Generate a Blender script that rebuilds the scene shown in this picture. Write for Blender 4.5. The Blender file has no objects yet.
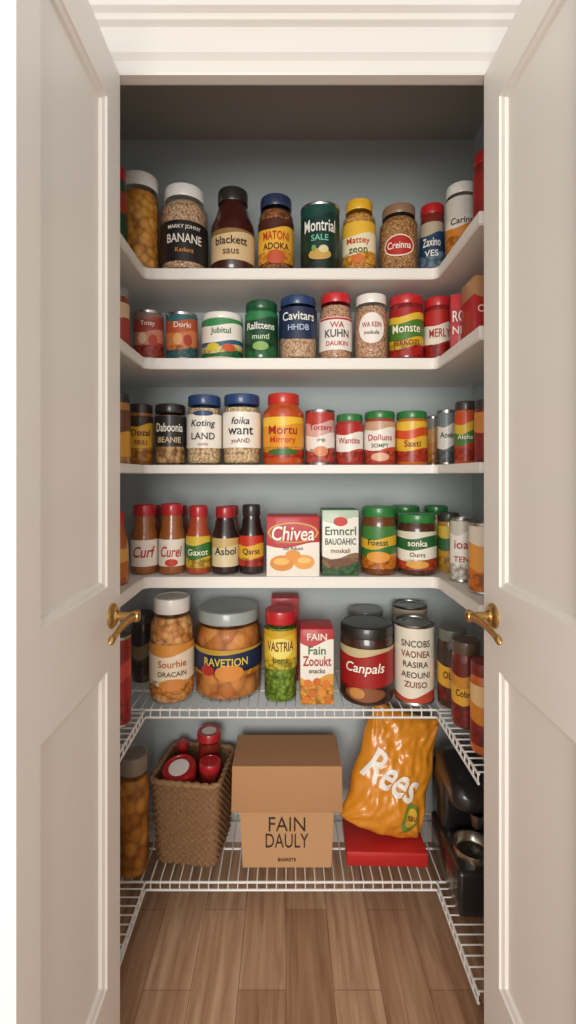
import bpy, bmesh, math, random
from math import sin, cos, pi, radians
from mathutils import Vector, Matrix, noise
random.seed(7)
scene = bpy.context.scene
F = 473.0; EYE = 1.35; CX = 286.0; CY = 475.0
YF = 1.45      # shelf front edge
YB = 1.75      # back wall
XL = -0.432; XR = 0.463   # inner edges of side shelves
WL = -0.66; WR = 0.69     # side walls
SH = {1: 1.985, 2: 1.709, 3: 1.381, 4: 1.037, 5: 0.636, 6: 0.108}

def lin(h):
    if isinstance(h, str):
        h = h.lstrip('#'); c = [int(h[i:i+2], 16)/255 for i in (0, 2, 4)]
    else: c = h
    return tuple(((v/12.92) if v <= .04045 else ((v+.055)/1.055)**2.4) for v in c) + (1,)

# ---------------------------------------------------------------- materials
MC = {}
def newmat(name):
    m = bpy.data.materials.new(name); m.use_nodes = True
    nt = m.node_tree; b = nt.nodes['Principled BSDF']
    return m, nt, b
def plain(col, rough=.5, metal=0., coat=0., bump=0., bscale=60., var=0.0, name='paint'):
    k = ('p', col, rough, metal, coat, bump, bscale, var)
    if k in MC: return MC[k]
    m, nt, b = newmat(name)
    b.inputs['Base Color'].default_value = lin(col)
    b.inputs['Roughness'].default_value = rough
    b.inputs['Metallic'].default_value = metal
    b.inputs['Coat Weight'].default_value = coat
    b.inputs['Coat Roughness'].default_value = .08
    tc = nt.nodes.new('ShaderNodeTexCoord'); nz = nt.nodes.new('ShaderNodeTexNoise')
    nz.inputs['Scale'].default_value = bscale; nz.inputs['Detail'].default_value = 3
    nt.links.new(tc.outputs['Object'], nz.inputs['Vector'])
    if bump > 0:
        bp = nt.nodes.new('ShaderNodeBump'); bp.inputs['Strength'].default_value = bump
        bp.inputs['Distance'].default_value = .004
        nt.links.new(nz.outputs['Fac'], bp.inputs['Height']); nt.links.new(bp.outputs['Normal'], b.inputs['Normal'])
    if var > 0:
        hs = nt.nodes.new('ShaderNodeMix'); hs.data_type = 'RGBA'
        c = lin(col)
        hs.inputs[6].default_value = tuple(x*(1-var) for x in c[:3])+(1,)
        hs.inputs[7].default_value = tuple(min(1, x*(1+var)) for x in c[:3])+(1,)
        nt.links.new(nz.outputs['Fac'], hs.inputs[0]); nt.links.new(hs.outputs[2], b.inputs['Base Color'])
    MC[k] = m; return m
def bands(stops, rough=.45, coat=.15):
    k = ('b', tuple(stops))
    if k in MC: return MC[k]
    m, nt, b = newmat('printed_paper')
    b.inputs['Roughness'].default_value = rough; b.inputs['Coat Weight'].default_value = coat
    tc = nt.nodes.new('ShaderNodeTexCoord'); sp = nt.nodes.new('ShaderNodeSeparateXYZ')
    nt.links.new(tc.outputs['Generated'], sp.inputs[0])
    nz = nt.nodes.new('ShaderNodeMath'); nz.operation = 'MULTIPLY_ADD'
    w = nt.nodes.new('ShaderNodeMath'); w.operation = 'SINE'
    mx = nt.nodes.new('ShaderNodeMath'); mx.operation = 'MULTIPLY'; mx.inputs[1].default_value = 5.0
    nt.links.new(sp.outputs['X'], mx.inputs[0]); nt.links.new(mx.outputs[0], w.inputs[0])
    nz.inputs[1].default_value = .05
    nt.links.new(w.outputs[0], nz.inputs[0]); nt.links.new(sp.outputs['Z'], nz.inputs[2])
    cr = nt.nodes.new('ShaderNodeValToRGB'); cr.color_ramp.interpolation = 'CONSTANT'
    els = cr.color_ramp.elements
    els[0].position = 0; els[0].color = lin(stops[0][1])
    if len(stops) > 1:
        els[1].position = stops[1][0]; els[1].color = lin(stops[1][1])
        for p, c in stops[2:]:
            e = els.new(p); e.color = lin(c)
    else:
        els[1].color = lin(stops[0][1]); els[1].position = 1
    nt.links.new(nz.outputs[0], cr.inputs[0])
    outc = cr.outputs[0]
    if len(stops) >= 3:
        # printed picture of small food pieces in the lower third of the label
        v = nt.nodes.new('ShaderNodeTexVoronoi'); v.inputs['Scale'].default_value = 75
        nt.links.new(tc.outputs['Object'], v.inputs['Vector'])
        r2 = nt.nodes.new('ShaderNodeValToRGB')
        r2.color_ramp.elements[0].position = .25; r2.color_ramp.elements[0].color = (1, 1, 1, 1)
        r2.color_ramp.elements[1].position = .8; r2.color_ramp.elements[1].color = (.42, .34, .26, 1)
        nt.links.new(v.outputs['Distance'], r2.inputs[0])
        lt = nt.nodes.new('ShaderNodeMath'); lt.operation = 'LESS_THAN'; lt.inputs[1].default_value = .27
        nt.links.new(sp.outputs['Z'], lt.inputs[0])
        mu = nt.nodes.new('ShaderNodeMix'); mu.data_type = 'RGBA'; mu.blend_type = 'MULTIPLY'
        nt.links.new(lt.outputs[0], mu.inputs[0]); nt.links.new(outc, mu.inputs[6]); nt.links.new(r2.outputs[0], mu.inputs[7])
        outc = mu.outputs[2]
    nt.links.new(outc, b.inputs['Base Color'])
    MC[k] = m; return m
def chunk(c1, c2, scale=70., bump=.8, gap=.42):
    k = ('c', c1, c2, scale)
    if k in MC: return MC[k]
    m, nt, b = newmat('food_pieces')
    b.inputs['Roughness'].default_value = .55
    tc = nt.nodes.new('ShaderNodeTexCoord'); v = nt.nodes.new('ShaderNodeTexVoronoi')
    v.inputs['Scale'].default_value = scale
    nt.links.new(tc.outputs['Object'], v.inputs['Vector'])
    sp = nt.nodes.new('ShaderNodeSeparateColor'); nt.links.new(v.outputs['Color'], sp.inputs[0])
    mix = nt.nodes.new('ShaderNodeMix'); mix.data_type = 'RGBA'
    mix.inputs[6].default_value = lin(c1); mix.inputs[7].default_value = lin(c2)
    nt.links.new(sp.outputs[0], mix.inputs[0])
    cr = nt.nodes.new('ShaderNodeValToRGB')
    cr.color_ramp.elements[0].position = .4; cr.color_ramp.elements[0].color = (1, 1, 1, 1)
    cr.color_ramp.elements[1].position = .9; cr.color_ramp.elements[1].color = (gap, gap*.8, gap*.65, 1)
    nt.links.new(v.outputs['Distance'], cr.inputs[0])
    mu = nt.nodes.new('ShaderNodeMix'); mu.data_type = 'RGBA'; mu.blend_type = 'MULTIPLY'; mu.inputs[0].default_value = 1
    nt.links.new(mix.outputs[2], mu.inputs[6]); nt.links.new(cr.outputs[0], mu.inputs[7])
    nt.links.new(mu.outputs[2], b.inputs['Base Color'])
    inv = nt.nodes.new('ShaderNodeMath'); inv.operation = 'SUBTRACT'; inv.inputs[0].default_value = 1
    nt.links.new(v.outputs['Distance'], inv.inputs[1])
    bp = nt.nodes.new('ShaderNodeBump'); bp.inputs['Strength'].default_value = bump; bp.inputs['Distance'].default_value = .006
    nt.links.new(inv.outputs[0], bp.inputs['Height']); nt.links.new(bp.outputs['Normal'], b.inputs['Normal'])
    MC[k] = m; return m
def glass():
    if 'g' in MC: return MC['g']
    m, nt, b = newmat('clear_glass'); nt.nodes.remove(b)
    out = nt.nodes['Material Output']
    t = nt.nodes.new('ShaderNodeBsdfTransparent'); t.inputs[0].default_value = (.96, .98, .97, 1)
    g = nt.nodes.new('ShaderNodeBsdfGlossy'); g.inputs['Roughness'].default_value = .06
    fr = nt.nodes.new('ShaderNodeLayerWeight'); fr.inputs[0].default_value = .22
    ml = nt.nodes.new('ShaderNodeMath'); ml.operation = 'MULTIPLY'; ml.inputs[1].default_value = .42
    ml.use_clamp = True
    nt.links.new(fr.outputs['Fresnel'], ml.inputs[0])
    mx = nt.nodes.new('ShaderNodeMixShader')
    nt.links.new(ml.outputs[0], mx.inputs[0]); nt.links.new(t.outputs[0], mx.inputs[1]); nt.links.new(g.outputs[0], mx.inputs[2])
    nt.links.new(mx.outputs[0], out.inputs[0]); MC['g'] = m; return m
def metal(col='B8B8B4', rough=.3): return plain(col, rough, 1.0, name='metal')

# ---------------------------------------------------------------- mesh helpers
def finish(me, smooth=True, ang=40):
    if smooth:
        me.polygons.foreach_set('use_smooth', [True]*len(me.polygons))
        me.set_sharp_from_angle(angle=radians(ang))
    me.update(); return me
def bm2me(bm, name='mesh', smooth=True, ang=40, recalc=True):
    if recalc: bmesh.ops.recalc_face_normals(bm, faces=bm.faces[:])
    me = bpy.data.meshes.new(name); bm.to_mesh(me); bm.free(); return finish(me, smooth, ang)
def obj(name, me, mat=None, parent=None, loc=(0, 0, 0), rot=(0, 0, 0)):
    o = bpy.data.objects.new(name, me); scene.collection.objects.link(o)
    if mat is not None and me is not None and len(me.materials) == 0: me.materials.append(mat)
    o.location = loc; o.rotation_euler = rot
    if parent is not None: o.parent = parent
    return o
def tag(o, label, cat, group=None):
    o['label'] = label; o['category'] = cat
    if group: o['group'] = group
    return o
def empty(name, loc, rot, label, cat, group=None):
    o = bpy.data.objects.new(name, None); scene.collection.objects.link(o)
    o.location = loc; o.rotation_euler = rot; o.empty_display_size = .02
    return tag(o, label, cat, group)
def lathe(prof, seg=40, flute=None):
    bm = bmesh.new(); rings = []
    for i, (r, z) in enumerate(prof):
        if r < 1e-6: rings.append([bm.verts.new((0, 0, z))]); continue
        ring = []
        for k in range(seg):
            a = 2*pi*k/seg; rr = r*(.982 if (flute and i in flute and k % 2) else 1)
            ring.append(bm.verts.new((rr*cos(a), rr*sin(a), z)))
        rings.append(ring)
    for a, b in zip(rings, rings[1:]):
        if len(a) == 1 and len(b) == 1: continue
        for k in range(seg):
            j = (k+1) % seg
            if len(a) == 1: bm.faces.new((a[0], b[j], b[k]))
            elif len(b) == 1: bm.faces.new((a[k], a[j], b[0]))
            else: bm.faces.new((a[k], a[j], b[j], b[k]))
    return bm2me(bm)
def boxmesh(x0, x1, y0, y1, z0, z1, bev=.0, seg=2):
    bm = bmesh.new(); bmesh.ops.create_cube(bm, size=1)
    for v in bm.verts:
        v.co = Vector((x0+(v.co.x+.5)*(x1-x0), y0+(v.co.y+.5)*(y1-y0), z0+(v.co.z+.5)*(z1-z0)))
    if bev > 0: bmesh.ops.bevel(bm, geom=bm.edges[:], offset=bev, segments=seg, affect='EDGES', profile=.5)
    return bm2me(bm, ang=35)
def strip(x0, x1, top, bot, n=24, wrapR=None, y=0):
    bm = bmesh.new(); cols = []
    for i in range(n+1):
        x = x0+(x1-x0)*i/n
        pts = []
        for z in (bot(x), top(x)):
            if wrapR: a = x/wrapR; pts.append(bm.verts.new((wrapR*sin(a), -wrapR*cos(a), z)))
            else: pts.append(bm.verts.new((x, y, z)))
        cols.append(pts)
    for a, b in zip(cols, cols[1:]): bm.faces.new((a[0], b[0], b[1], a[1]))
    return bm2me(bm, recalc=False)
def ellipse(rx, rz, cz, wrapR=None, y=0, cx=0):
    f = lambda x: rz*math.sqrt(max(0.0004, 1-((x-cx)/rx)**2))
    return strip(cx-rx, cx+rx, lambda x: cz+f(x), lambda x: cz-f(x), 20, wrapR, y)
def textmesh(s, height, maxw, bold=.012, shear=0., rot=0.):
    cu = bpy.data.curves.new('txt', 'FONT'); cu.body = s; cu.size = 1; cu.offset = bold; cu.shear = shear
    cu.resolution_u = 3
    o = bpy.data.objects.new('txt', cu); scene.collection.objects.link(o)
    bpy.context.view_layer.update()
    me = bpy.data.meshes.new_from_object(o.evaluated_get(bpy.context.evaluated_depsgraph_get()))
    bpy.data.objects.remove(o); bpy.data.curves.remove(cu)
    me.materials.clear()
    xs = [v.co.x for v in me.vertices]; ys = [v.co.y for v in me.vertices]
    w = max(xs)-min(xs); h = max(ys)-min(ys); cx = (max(xs)+min(xs))/2; cy = (max(ys)+min(ys))/2
    sz = height/h; sx = sz
    if w*sx > maxw: sx = maxw/w
    if sx < sz*.55: sz = sx/.55
    for v in me.vertices:
        x = (v.co.x-cx)*sx; z = (v.co.y-cy)*sz
        v.co = (x*cos(rot)-z*sin(rot), 0, x*sin(rot)+z*cos(rot))
    return me
def wrap(me, R, cz):
    for v in me.vertices:
        a = v.co.x/R; v.co = (R*sin(a), -R*cos(a), v.co.z+cz)
    me.update(); return me
def shift(me, dx, dy, dz):
    for v in me.vertices: v.co += Vector((dx, dy, dz))
    me.update(); return me
def ink(c): return plain(c, .5, 0, .15, name='ink')

# ---------------------------------------------------------------- containers
def add_print(parent, R, z0, z1, texts, emb):
    h = z1-z0
    for i, e in enumerate(emb):
        sh, rx, rz, cz, c = e[:5]; cx = (e[5]*R if len(e) > 5 else 0)
        rr = R+.0006+.0003*i
        if sh == 'o': me = ellipse(rx*R, rz*h, z0+cz*h, rr, cx=cx)
        else: me = strip(cx-rx*R, cx+rx*R, lambda x: z0+(cz+rz)*h, lambda x: z0+(cz-rz)*h, 16, rr)
        obj('printed_emblem', me, ink(c), parent)
    for t in texts:
        s, cz, hh, c = t[:4]; mw = t[4] if len(t) > 4 else 1.5; shr = t[5] if len(t) > 5 else 0
        me = wrap(textmesh(s, hh*h, mw*R, shear=shr), R+.0026, z0+cz*h)
        obj('printed_text', me, ink(c), parent)

def J(s, x0, x1, top, kind='jar', lid='FFFFFF', fill=('s', '884422'), lab=None, ll=(.15, .7), texts=(), emb=(),
      desc='', y=1.52, gl=True, rot=None, neck=None, base=None, name=None, cat=None, x=None, group=None):
    r = (x1-x0)/2*y/F*.985
    cx = ((x0+x1)/2-CX)*y/F if x is None else x
    zb = SH[s] if base is None else base
    zt = EYE-(top-CY)*(y-r*.6)/F if top > 0 else zb - top
    h = zt-zb
    nm = name or {'jar': 'food_jar', 'straight': 'food_jar', 'can': 'food_can', 'bottle': 'sauce_bottle'}[kind]
    ct = cat or {'jar': 'jar', 'straight': 'jar', 'can': 'can', 'bottle': 'bottle'}[kind]
    lev = {1: 'top', 2: 'second', 3: 'third', 4: 'fourth', 5: 'upper wire', 6: 'lower wire'}[s]
    a = -math.asin(cx/math.hypot(cx, y))*.85+random.uniform(-.09, .09) if rot is None else rot
    R = empty(nm, (cx, y, zb), (0, 0, a), desc, ct, group or ('food containers on the %s shelf' % lev))
    nk = neck or {'jar': .82, 'straight': .93, 'can': 1, 'bottle': .5}[kind]
    if kind == 'can':
        obj('can_body', lathe([(0, .002), (r*.93, .002), (r*.96, 0), (r, .002), (r, .005), (r*.97, .008), (r*.97, h-.008), (r, h-.005), (r, h-.001),
                               (r*.97, h), (r*.94, h-.002), (r*.93, h-.006)]), metal(), R)
        obj('lid', lathe([(r*.935, h-.006), (r*.8, h-.006), (r*.78, h-.004), (r*.6, h-.0045), (r*.58, h-.006), (0, h-.006)]), metal(lid if lid != 'FFFFFF' else 'C0C0BC'), R)
        z0, z1 = .009, h-.009
        L = obj('label', lathe([(r*.985, z0), (r*.985, z1)]), bands(lab), R)
        add_print(L, r*.985, z0, z1, texts, emb); return R
    if kind == 'bottle':
        prof = [(0, .003), (r*.8, 0), (r*.95, .003), (r, .05*h), (r, .52*h), (r*.97, .58*h), (r*.8, .68*h), (r*(nk+.08), .77*h), (r*nk, .82*h), (r*nk, .88*h)]
        if nk > .79: prof = [(0, .003), (r*.8, 0), (r*.95, .003), (r, .05*h), (r, .6*h), (r*.97, .68*h), (r*nk, .8*h), (r*nk, .88*h)]
        capr = r*(nk+.07); c0 = .84*h
    else:
        prof = [(0, .004), (r*.8, .003), (r*.9, 0), (r*.97, .004), (r, .04*h), (r, .70*h), (r*.985, .75*h), (r*(nk+.04), .82*h), (r*nk, .845*h), (r*nk, .93*h)]
        capr = r*(nk+.045); c0 = .855*h
    if fill[0] == 's': fm = plain(fill[1], .3, 0, .8, name='sauce')
    else: fm = chunk(fill[1], fill[2], fill[3])
    if gl and fill[0] == 'c':
        obj('glass_body', lathe(prof), glass(), R)
        k = .955
        ip = [(0, .006), (r*.85, .006), (r*k, .05*h), (r*k, .69*h), (r*.93, .745*h)]
        if kind != 'bottle': ip += [(r*(nk-.04), .81*h), (0, .815*h)]
        else: ip = ip[:3]+[(r*k, .52*h), (r*.9, .6*h), (0, .61*h)]
        obj('contents', lathe(ip), fm, R)
    else:
        obj('body', lathe(prof), fm, R)
    obj('lid', lathe([(capr*.97, c0), (capr, c0+.002), (capr, h-.006), (capr*.97, h-.002), (capr*.9, h), (capr*.86, h), (capr*.84, h-.0015), (0, h-.0015)], 56, (1, 2)),
        plain(lid, .35, 0, .4, name='lid_enamel'), R)
    if lab:
        z0, z1 = ll[0]*h, ll[1]*h
        arc = 1.9
        Rr = r*1.008+.0004
        L = obj('label', strip(-arc*Rr, arc*Rr, lambda x: z1, lambda x: z0, 40, Rr), bands(lab), R)
        add_print(L, Rr, z0, z1, texts, emb)
    return R

def carton(s, x0, x1, top, yf, d, stops, desc, texts=(), emb=(), topcol=None, rot=0, base=None, name='food_box', group=None, h=None):
    zb = SH[s] if base is None else base
    xa, xb = (x0-CX)*yf/F, (x1-CX)*yf/F; w = (xb-xa)*.98
    if h is None: h = EYE-(top-CY)*yf/F-zb
    R = empty(name, ((xa+xb)/2, yf+d/2, zb), (0, 0, rot), desc, 'box', group)
    B = obj('carton_body', boxmesh(-w/2, w/2, -d/2, d/2, 0, h-.0012, .0015), bands(stops), R)
    if topcol: obj('top_flap', boxmesh(-w/2+.0005, w/2-.0005, -d/2+.0005, d/2-.0005, h-.0012, h, .0004), plain(topcol, .45, name='printed_card'), R)
    for i, e in enumerate(emb):
        shp, rx, rz, cz, c = e[:5]; cx = (e[5]*w/2 if len(e) > 5 else 0)
        yy = -d/2-.0006-.0003*i
        if shp == 'o': me = ellipse(rx*w/2, rz*h, cz*h, None, yy, cx)
        else: me = strip(cx-rx*w/2, cx+rx*w/2, lambda x: (cz+rz)*h, lambda x: (cz-rz)*h, 2, None, yy)
        obj('printed_emblem', me, ink(c), B)
    for t in texts:
        sx, cz, hh, c = t[:4]; mw = t[4] if len(t) > 4 else .85
        me = shift(textmesh(sx, hh*h, mw*w, shear=(t[5] if len(t) > 5 else 0)), 0, -d/2-.0032, cz*h)
        obj('printed_text', me, ink(c), B)
    return R

# ---------------------------------------------------------------- room
def struct(name, me, mat):
    o = obj(name, me, mat); o['kind'] = 'structure'; return o
wallm = plain('B8C1C3', .8, bump=.15, bscale=180, var=.02, name='wall_paint')
white = plain('E8E2DA', .42, bump=.04, bscale=90, name='door_paint')
trimm = plain('D2CEC8', .4, name='trim_paint')
ceilm = plain('ACA6A0', .9, bump=.1, bscale=150, name='ceiling_paint')
roomw = plain('DCDAD5', .7, bump=.1, bscale=150, name='room_wall_paint')
CEIL = EYE+335*YB/F
struct('wall_back', boxmesh(WL-.05, WR+.05, YB, YB+.05, 0, CEIL+.05), wallm)
struct('wall_left', boxmesh(WL-.05, WL, 1.13, YB, 0, CEIL), wallm)
struct('wall_right', boxmesh(WR, WR+.05, 1.13, YB, 0, CEIL), wallm)
struct('ceiling', boxmesh(WL-.05, WR+.05, 1.13, YB, CEIL, CEIL+.05), ceilm)
JL, JR = -.3685-.0405, .4395+.0405
HZ = 2.238
def addbox(bm, x0, x1, y0, y1, z0, z1):
    g = bmesh.ops.create_cube(bm, size=1)
    for v in g['verts']:
        v.co = Vector((x0+(v.co.x+.5)*(x1-x0), y0+(v.co.y+.5)*(y1-y0), z0+(v.co.z+.5)*(z1-z0)))
bm = bmesh.new()
addbox(bm, -1.3, JL, 1.065, 1.13, 0, 2.8); addbox(bm, JR, 1.35, 1.065, 1.13, 0, 2.8); addbox(bm, JL, JR, 1.065, 1.09, HZ+.01, 2.8)
struct('wall_front', bm2me(bm), roomw)
bm = bmesh.new()
def prof_ext(bm, prof, x0, x1):
    a = [bm.verts.new((x0, p[0], p[1])) for p in prof]; b = [bm.verts.new((x1, p[0], p[1])) for p in prof]
    n = len(prof)
    for i in range(n): bm.faces.new((a[i], a[(i+1) % n], b[(i+1) % n], b[i]))
    bm.faces.new(a[::-1]); bm.faces.new(b)
hp = [(1.075, HZ), (1.05, HZ), (1.048, HZ+.004), (1.048, HZ+.020), (1.060, HZ+.026), (1.060, HZ+.040), (1.049, HZ+.050), (1.048, HZ+.105), (1.036, HZ+.110), (1.034, HZ+.122),
      (1.022, HZ+.128), (1.020, HZ+.140), (1.020, HZ+.30), (1.066, HZ+.30), (1.066, HZ+.012), (1.075, HZ+.012)]
prof_ext(bm, hp, JL-.1, JR+.1)
struct('trim_1', bm2me(bm, ang=20), trimm)
struct('trim_2', boxmesh(JL-.09, JL, 1.052, 1.066, 0, HZ, .003), trimm)
struct('trim_3', boxmesh(JR, JR+.09, 1.052, 1.066, 0, HZ, .003), trimm)
struct('baseboard_back', boxmesh(WL, WR, YB-.012, YB, 0, .075, .003), trimm)

# floor with planks
m, nt, b = newmat('wood_planks')
tc = nt.nodes.new('ShaderNodeTexCoord'); mp = nt.nodes.new('ShaderNodeMapping')
mp.inputs['Rotation'].default_value = (0, 0, pi/2)
nt.links.new(tc.outputs['Object'], mp.inputs[0])
br = nt.nodes.new('ShaderNodeTexBrick'); br.inputs['Scale'].default_value = 1
br.inputs['Brick Width'].default_value = .62; br.inputs['Row Height'].default_value = .125
br.inputs['Mortar Size'].default_value = .0009; br.inputs['Mortar Smooth'].default_value = .3
br.inputs['Color1'].default_value = lin('B89274'); br.inputs['Color2'].default_value = lin('D8B392'); br.inputs['Mortar'].default_value = lin('7C5D48')
br.inputs['Bias'].default_value = 0; br.offset = .37
nt.links.new(mp.outputs[0], br.inputs[0])
mp2 = nt.nodes.new('ShaderNodeMapping'); mp2.inputs['Scale'].default_value = (22, 1.6, 1)
nt.links.new(tc.outputs['Object'], mp2.inputs[0])
nz = nt.nodes.new('ShaderNodeTexNoise'); nz.inputs['Scale'].default_value = 2.2; nz.inputs['Detail'].default_value = 6; nz.inputs['Distortion'].default_value = .6
nt.links.new(mp2.outputs[0], nz.inputs[0])
cr = nt.nodes.new('ShaderNodeValToRGB'); cr.color_ramp.elements[0].position = .3; cr.color_ramp.elements[0].color = lin('C8B6A8')
cr.color_ramp.elements[1].position = .7; cr.color_ramp.elements[1].color = (1, 1, 1, 1)
nt.links.new(nz.outputs['Fac'], cr.inputs[0])
mu = nt.nodes.new('ShaderNodeMix'); mu.data_type = 'RGBA'; mu.blend_type = 'MULTIPLY'; mu.inputs[0].default_value = 1
nt.links.new(br.outputs['Color'], mu.inputs[6]); nt.links.new(cr.outputs[0], mu.inputs[7]); nt.links.new(mu.outputs[2], b.inputs['Base Color'])
b.inputs['Roughness'].default_value = .45
struct('floor', boxmesh(-1.5, 1.55, -1.5, YB+.05, -.05, 0), m)

def door(name, xin, sgn):
    t = .035; y0, y1 = .646, 1.05; z0, z1 = .01, HZ-.003
    bm = bmesh.new()
    ys = [y0, y0+.064, y1-.074, y1]; zs = [z0, .29, .944, 1.118, 2.132, z1]
    def face_side(x):
        g = [[bm.verts.new((x, yy, zz)) for zz in zs] for yy in ys]
        pf = []
        for i in range(3):
            for j in range(5):
                f = bm.faces.new((g[i][j], g[i+1][j], g[i+1][j+1], g[i][j+1]))
                if i == 1 and j in (1, 3): pf.append(f)
        return g, pf
    A, pa = face_side(xin); B, pb = face_side(xin-sgn*t)
    per = [(i, 0) for i in range(4)]+[(3, j) for j in range(1, 6)]+[(i, 5) for i in (2, 1, 0)]+[(0, j) for j in (4, 3, 2, 1)]
    for k in range(len(per)):
        i, j = per[k]; i2, j2 = per[(k+1) % len(per)]
        bm.faces.new((A[i][j], A[i2][j2], B[i2][j2], B[i][j]))
    bmesh.ops.recalc_face_normals(bm, faces=bm.faces[:])
    for f in pa+pb:
        bmesh.ops.inset_region(bm, faces=[f], thickness=.003, depth=-.004)
        bmesh.ops.inset_region(bm, faces=[f], thickness=.012, depth=-.003)
        bmesh.ops.inset_region(bm, faces=[f], thickness=.005, depth=-.006)
    d = obj(name, bm2me(bm, ang=12), white); d['kind'] = 'structure'
    brass = plain('C6A266', .28, 1.0, name='brass')
    hy, hz = 1.0, 1.052
    H = bpy.data.objects.new('door_handle', None); scene.collection.objects.link(H); H.parent = d
    H.location = (xin, hy, hz)
    obj('rosette', lathe([(0, 0), (.026, 0), (.026, .004), (.022, .008), (.014, .010), (.012, .014), (0, .014)]), brass, H, rot=(0, sgn*pi/2, 0))
    obj('stem', lathe([(.009, .010), (.0085, .04), (.011, .046), (.0135, .052), (.012, .058), (0, .060)], 24), brass, H, rot=(0, sgn*pi/2, 0))
    bm = bmesh.new(); N = 16; prev = None
    for i in range(N+1):
        u = i/N
        c = Vector((sgn*(.050-.010*u+.004*u*u), -.130*u, .004*sin(u*pi)-.012*u*u))
        rr = .0088-.0028*u if u < .85 else .0064+.002*math.sqrt(max(0, 1-((u-.93)/.08)**2))
        if i == N: rr = .002
        ring = [bm.verts.new(c+Vector((rr*.8*cos(a), 0, rr*sin(a)))) for a in [2*pi*k/14 for k in range(14)]]
        if prev:
            for k in range(14): bm.faces.new((prev[k], prev[(k+1) % 14], ring[(k+1) % 14], ring[k]))
        else: bm.faces.new(ring)
        prev = ring
    bm.faces.new(prev)
    obj('lever', bm2me(bm, ang=60), brass, H)
    for hz2 in (.3, 1.2, 2.0):
        obj('hinge', lathe([(0, -.04), (.005, -.04), (.005, .04), (0, .04)], 14), metal('8E8A80', .4), d, (xin-sgn*t/2, 1.051, hz2))
    return d
door('door_1', -.3685, 1)
door('door_2', .4395, -1)

# ---------------------------------------------------------------- solid shelves
shelfm = plain('EAE6DF', .45, name='shelf_paint')
def ushelf(z, th=.034):
    bm = bmesh.new()
    pts = [(WL+.001, YB-.001), (WR-.001, YB-.001), (WR-.001, 1.135), (XR, 1.135), (XR, YF-.02)]
    for k in range(1, 5): a = k/5*pi/2; pts.append((XR-.02+.02*cos(a), YF-.02+.02*sin(a)))
    pts.append((XR-.02, YF)); pts.append((XL+.02, YF))
    for k in range(1, 5): a = k/5*pi/2; pts.append((XL+.02-.02*sin(a), YF-.02+.02*cos(a)))
    pts += [(XL, YF-.02), (XL, 1.135), (WL+.001, 1.135)]
    vs = [bm.verts.new((x, y, z)) for x, y in pts]; f = bm.faces.new(vs)
    r = bmesh.ops.extrude_face_region(bm, geom=[f])
    for v in r['geom']:
        if isinstance(v, bmesh.types.BMVert): v.co.z -= th
    bmesh.ops.recalc_face_normals(bm, faces=bm.faces[:])
    es = [e for e in bm.edges if abs(e.verts[0].co.z-e.verts[1].co.z) < 1e-5]
    bmesh.ops.bevel(bm, geom=es, offset=.003, segments=2, affect='EDGES')
    return bm2me(bm)
for s in (1, 2, 3, 4):
    tag(obj('pantry_shelf', ushelf(SH[s], .026 if s == 3 else .034), shelfm), 'white painted wooden shelf wrapping three pantry walls', 'shelf', 'wooden pantry shelves')
wirem = plain('F0EFEA', .3, 0, .3, name='white_coated_wire')
def wire(bm, a, b, r=.0022, n=6):
    a, b = Vector(a), Vector(b); d = (b-a).normalized()
    up = Vector((0, 0, 1)) if abs(d.z) < .9 else Vector((1, 0, 0))
    u = d.cross(up).normalized(); v = d.cross(u)
    r1 = [bm.verts.new(a+u*r*cos(2*pi*k/n)+v*r*sin(2*pi*k/n)) for k in range(n)]
    r2 = [bm.verts.new(b+u*r*cos(2*pi*k/n)+v*r*sin(2*pi*k/n)) for k in range(n)]
    for k in range(n): bm.faces.new((r1[k], r1[(k+1) % n], r2[(k+1) % n], r2[k]))
    bm.faces.new(r1[::-1]); bm.faces.new(r2)
def wshelf(zt):
    bm = bmesh.new(); z = zt-.0022; lip = .026; rr = .0038
    for yy in (YF, YF+.13, YB-.006): wire(bm, (WL+.004, yy, z-.004), (WR-.004, yy, z-.004), rr)
    wire(bm, (XL, YF-.002, z-lip), (XR, YF-.002, z-lip), rr)
    n = int((WR-WL)/.030)
    for i in range(n+1):
        x = WL+.008+(WR-WL-.016)*i/n
        wire(bm, (x, YF-.002, z), (x, YB-.004, z))
        if XL < x < XR: wire(bm, (x, YF-.002, z), (x, YF-.002, z-lip))
    for xi, xo in ((XL, WL+.004), (XR, WR-.004)):
        for xx in (xi, (xi+xo)/2, xo): wire(bm, (xx, 1.137, z-.004), (xx, YF, z-.004), rr)
        wire(bm, (xi, 1.137, z-lip), (xi, YF, z-lip), rr)
        m = 11
        for i in range(m):
            y = 1.14+(YF-1.14)*i/m
            wire(bm, (xi, y, z), (xo, y, z)); wire(bm, (xi, y, z), (xi, y, z-lip))
    return bm2me(bm, ang=60)
for s in (5, 6):
    tag(obj('wire_shelf', wshelf(SH[s]), wirem), 'white coated wire shelf with ladder-like front lip', 'shelf', 'wire pantry shelves')

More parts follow.
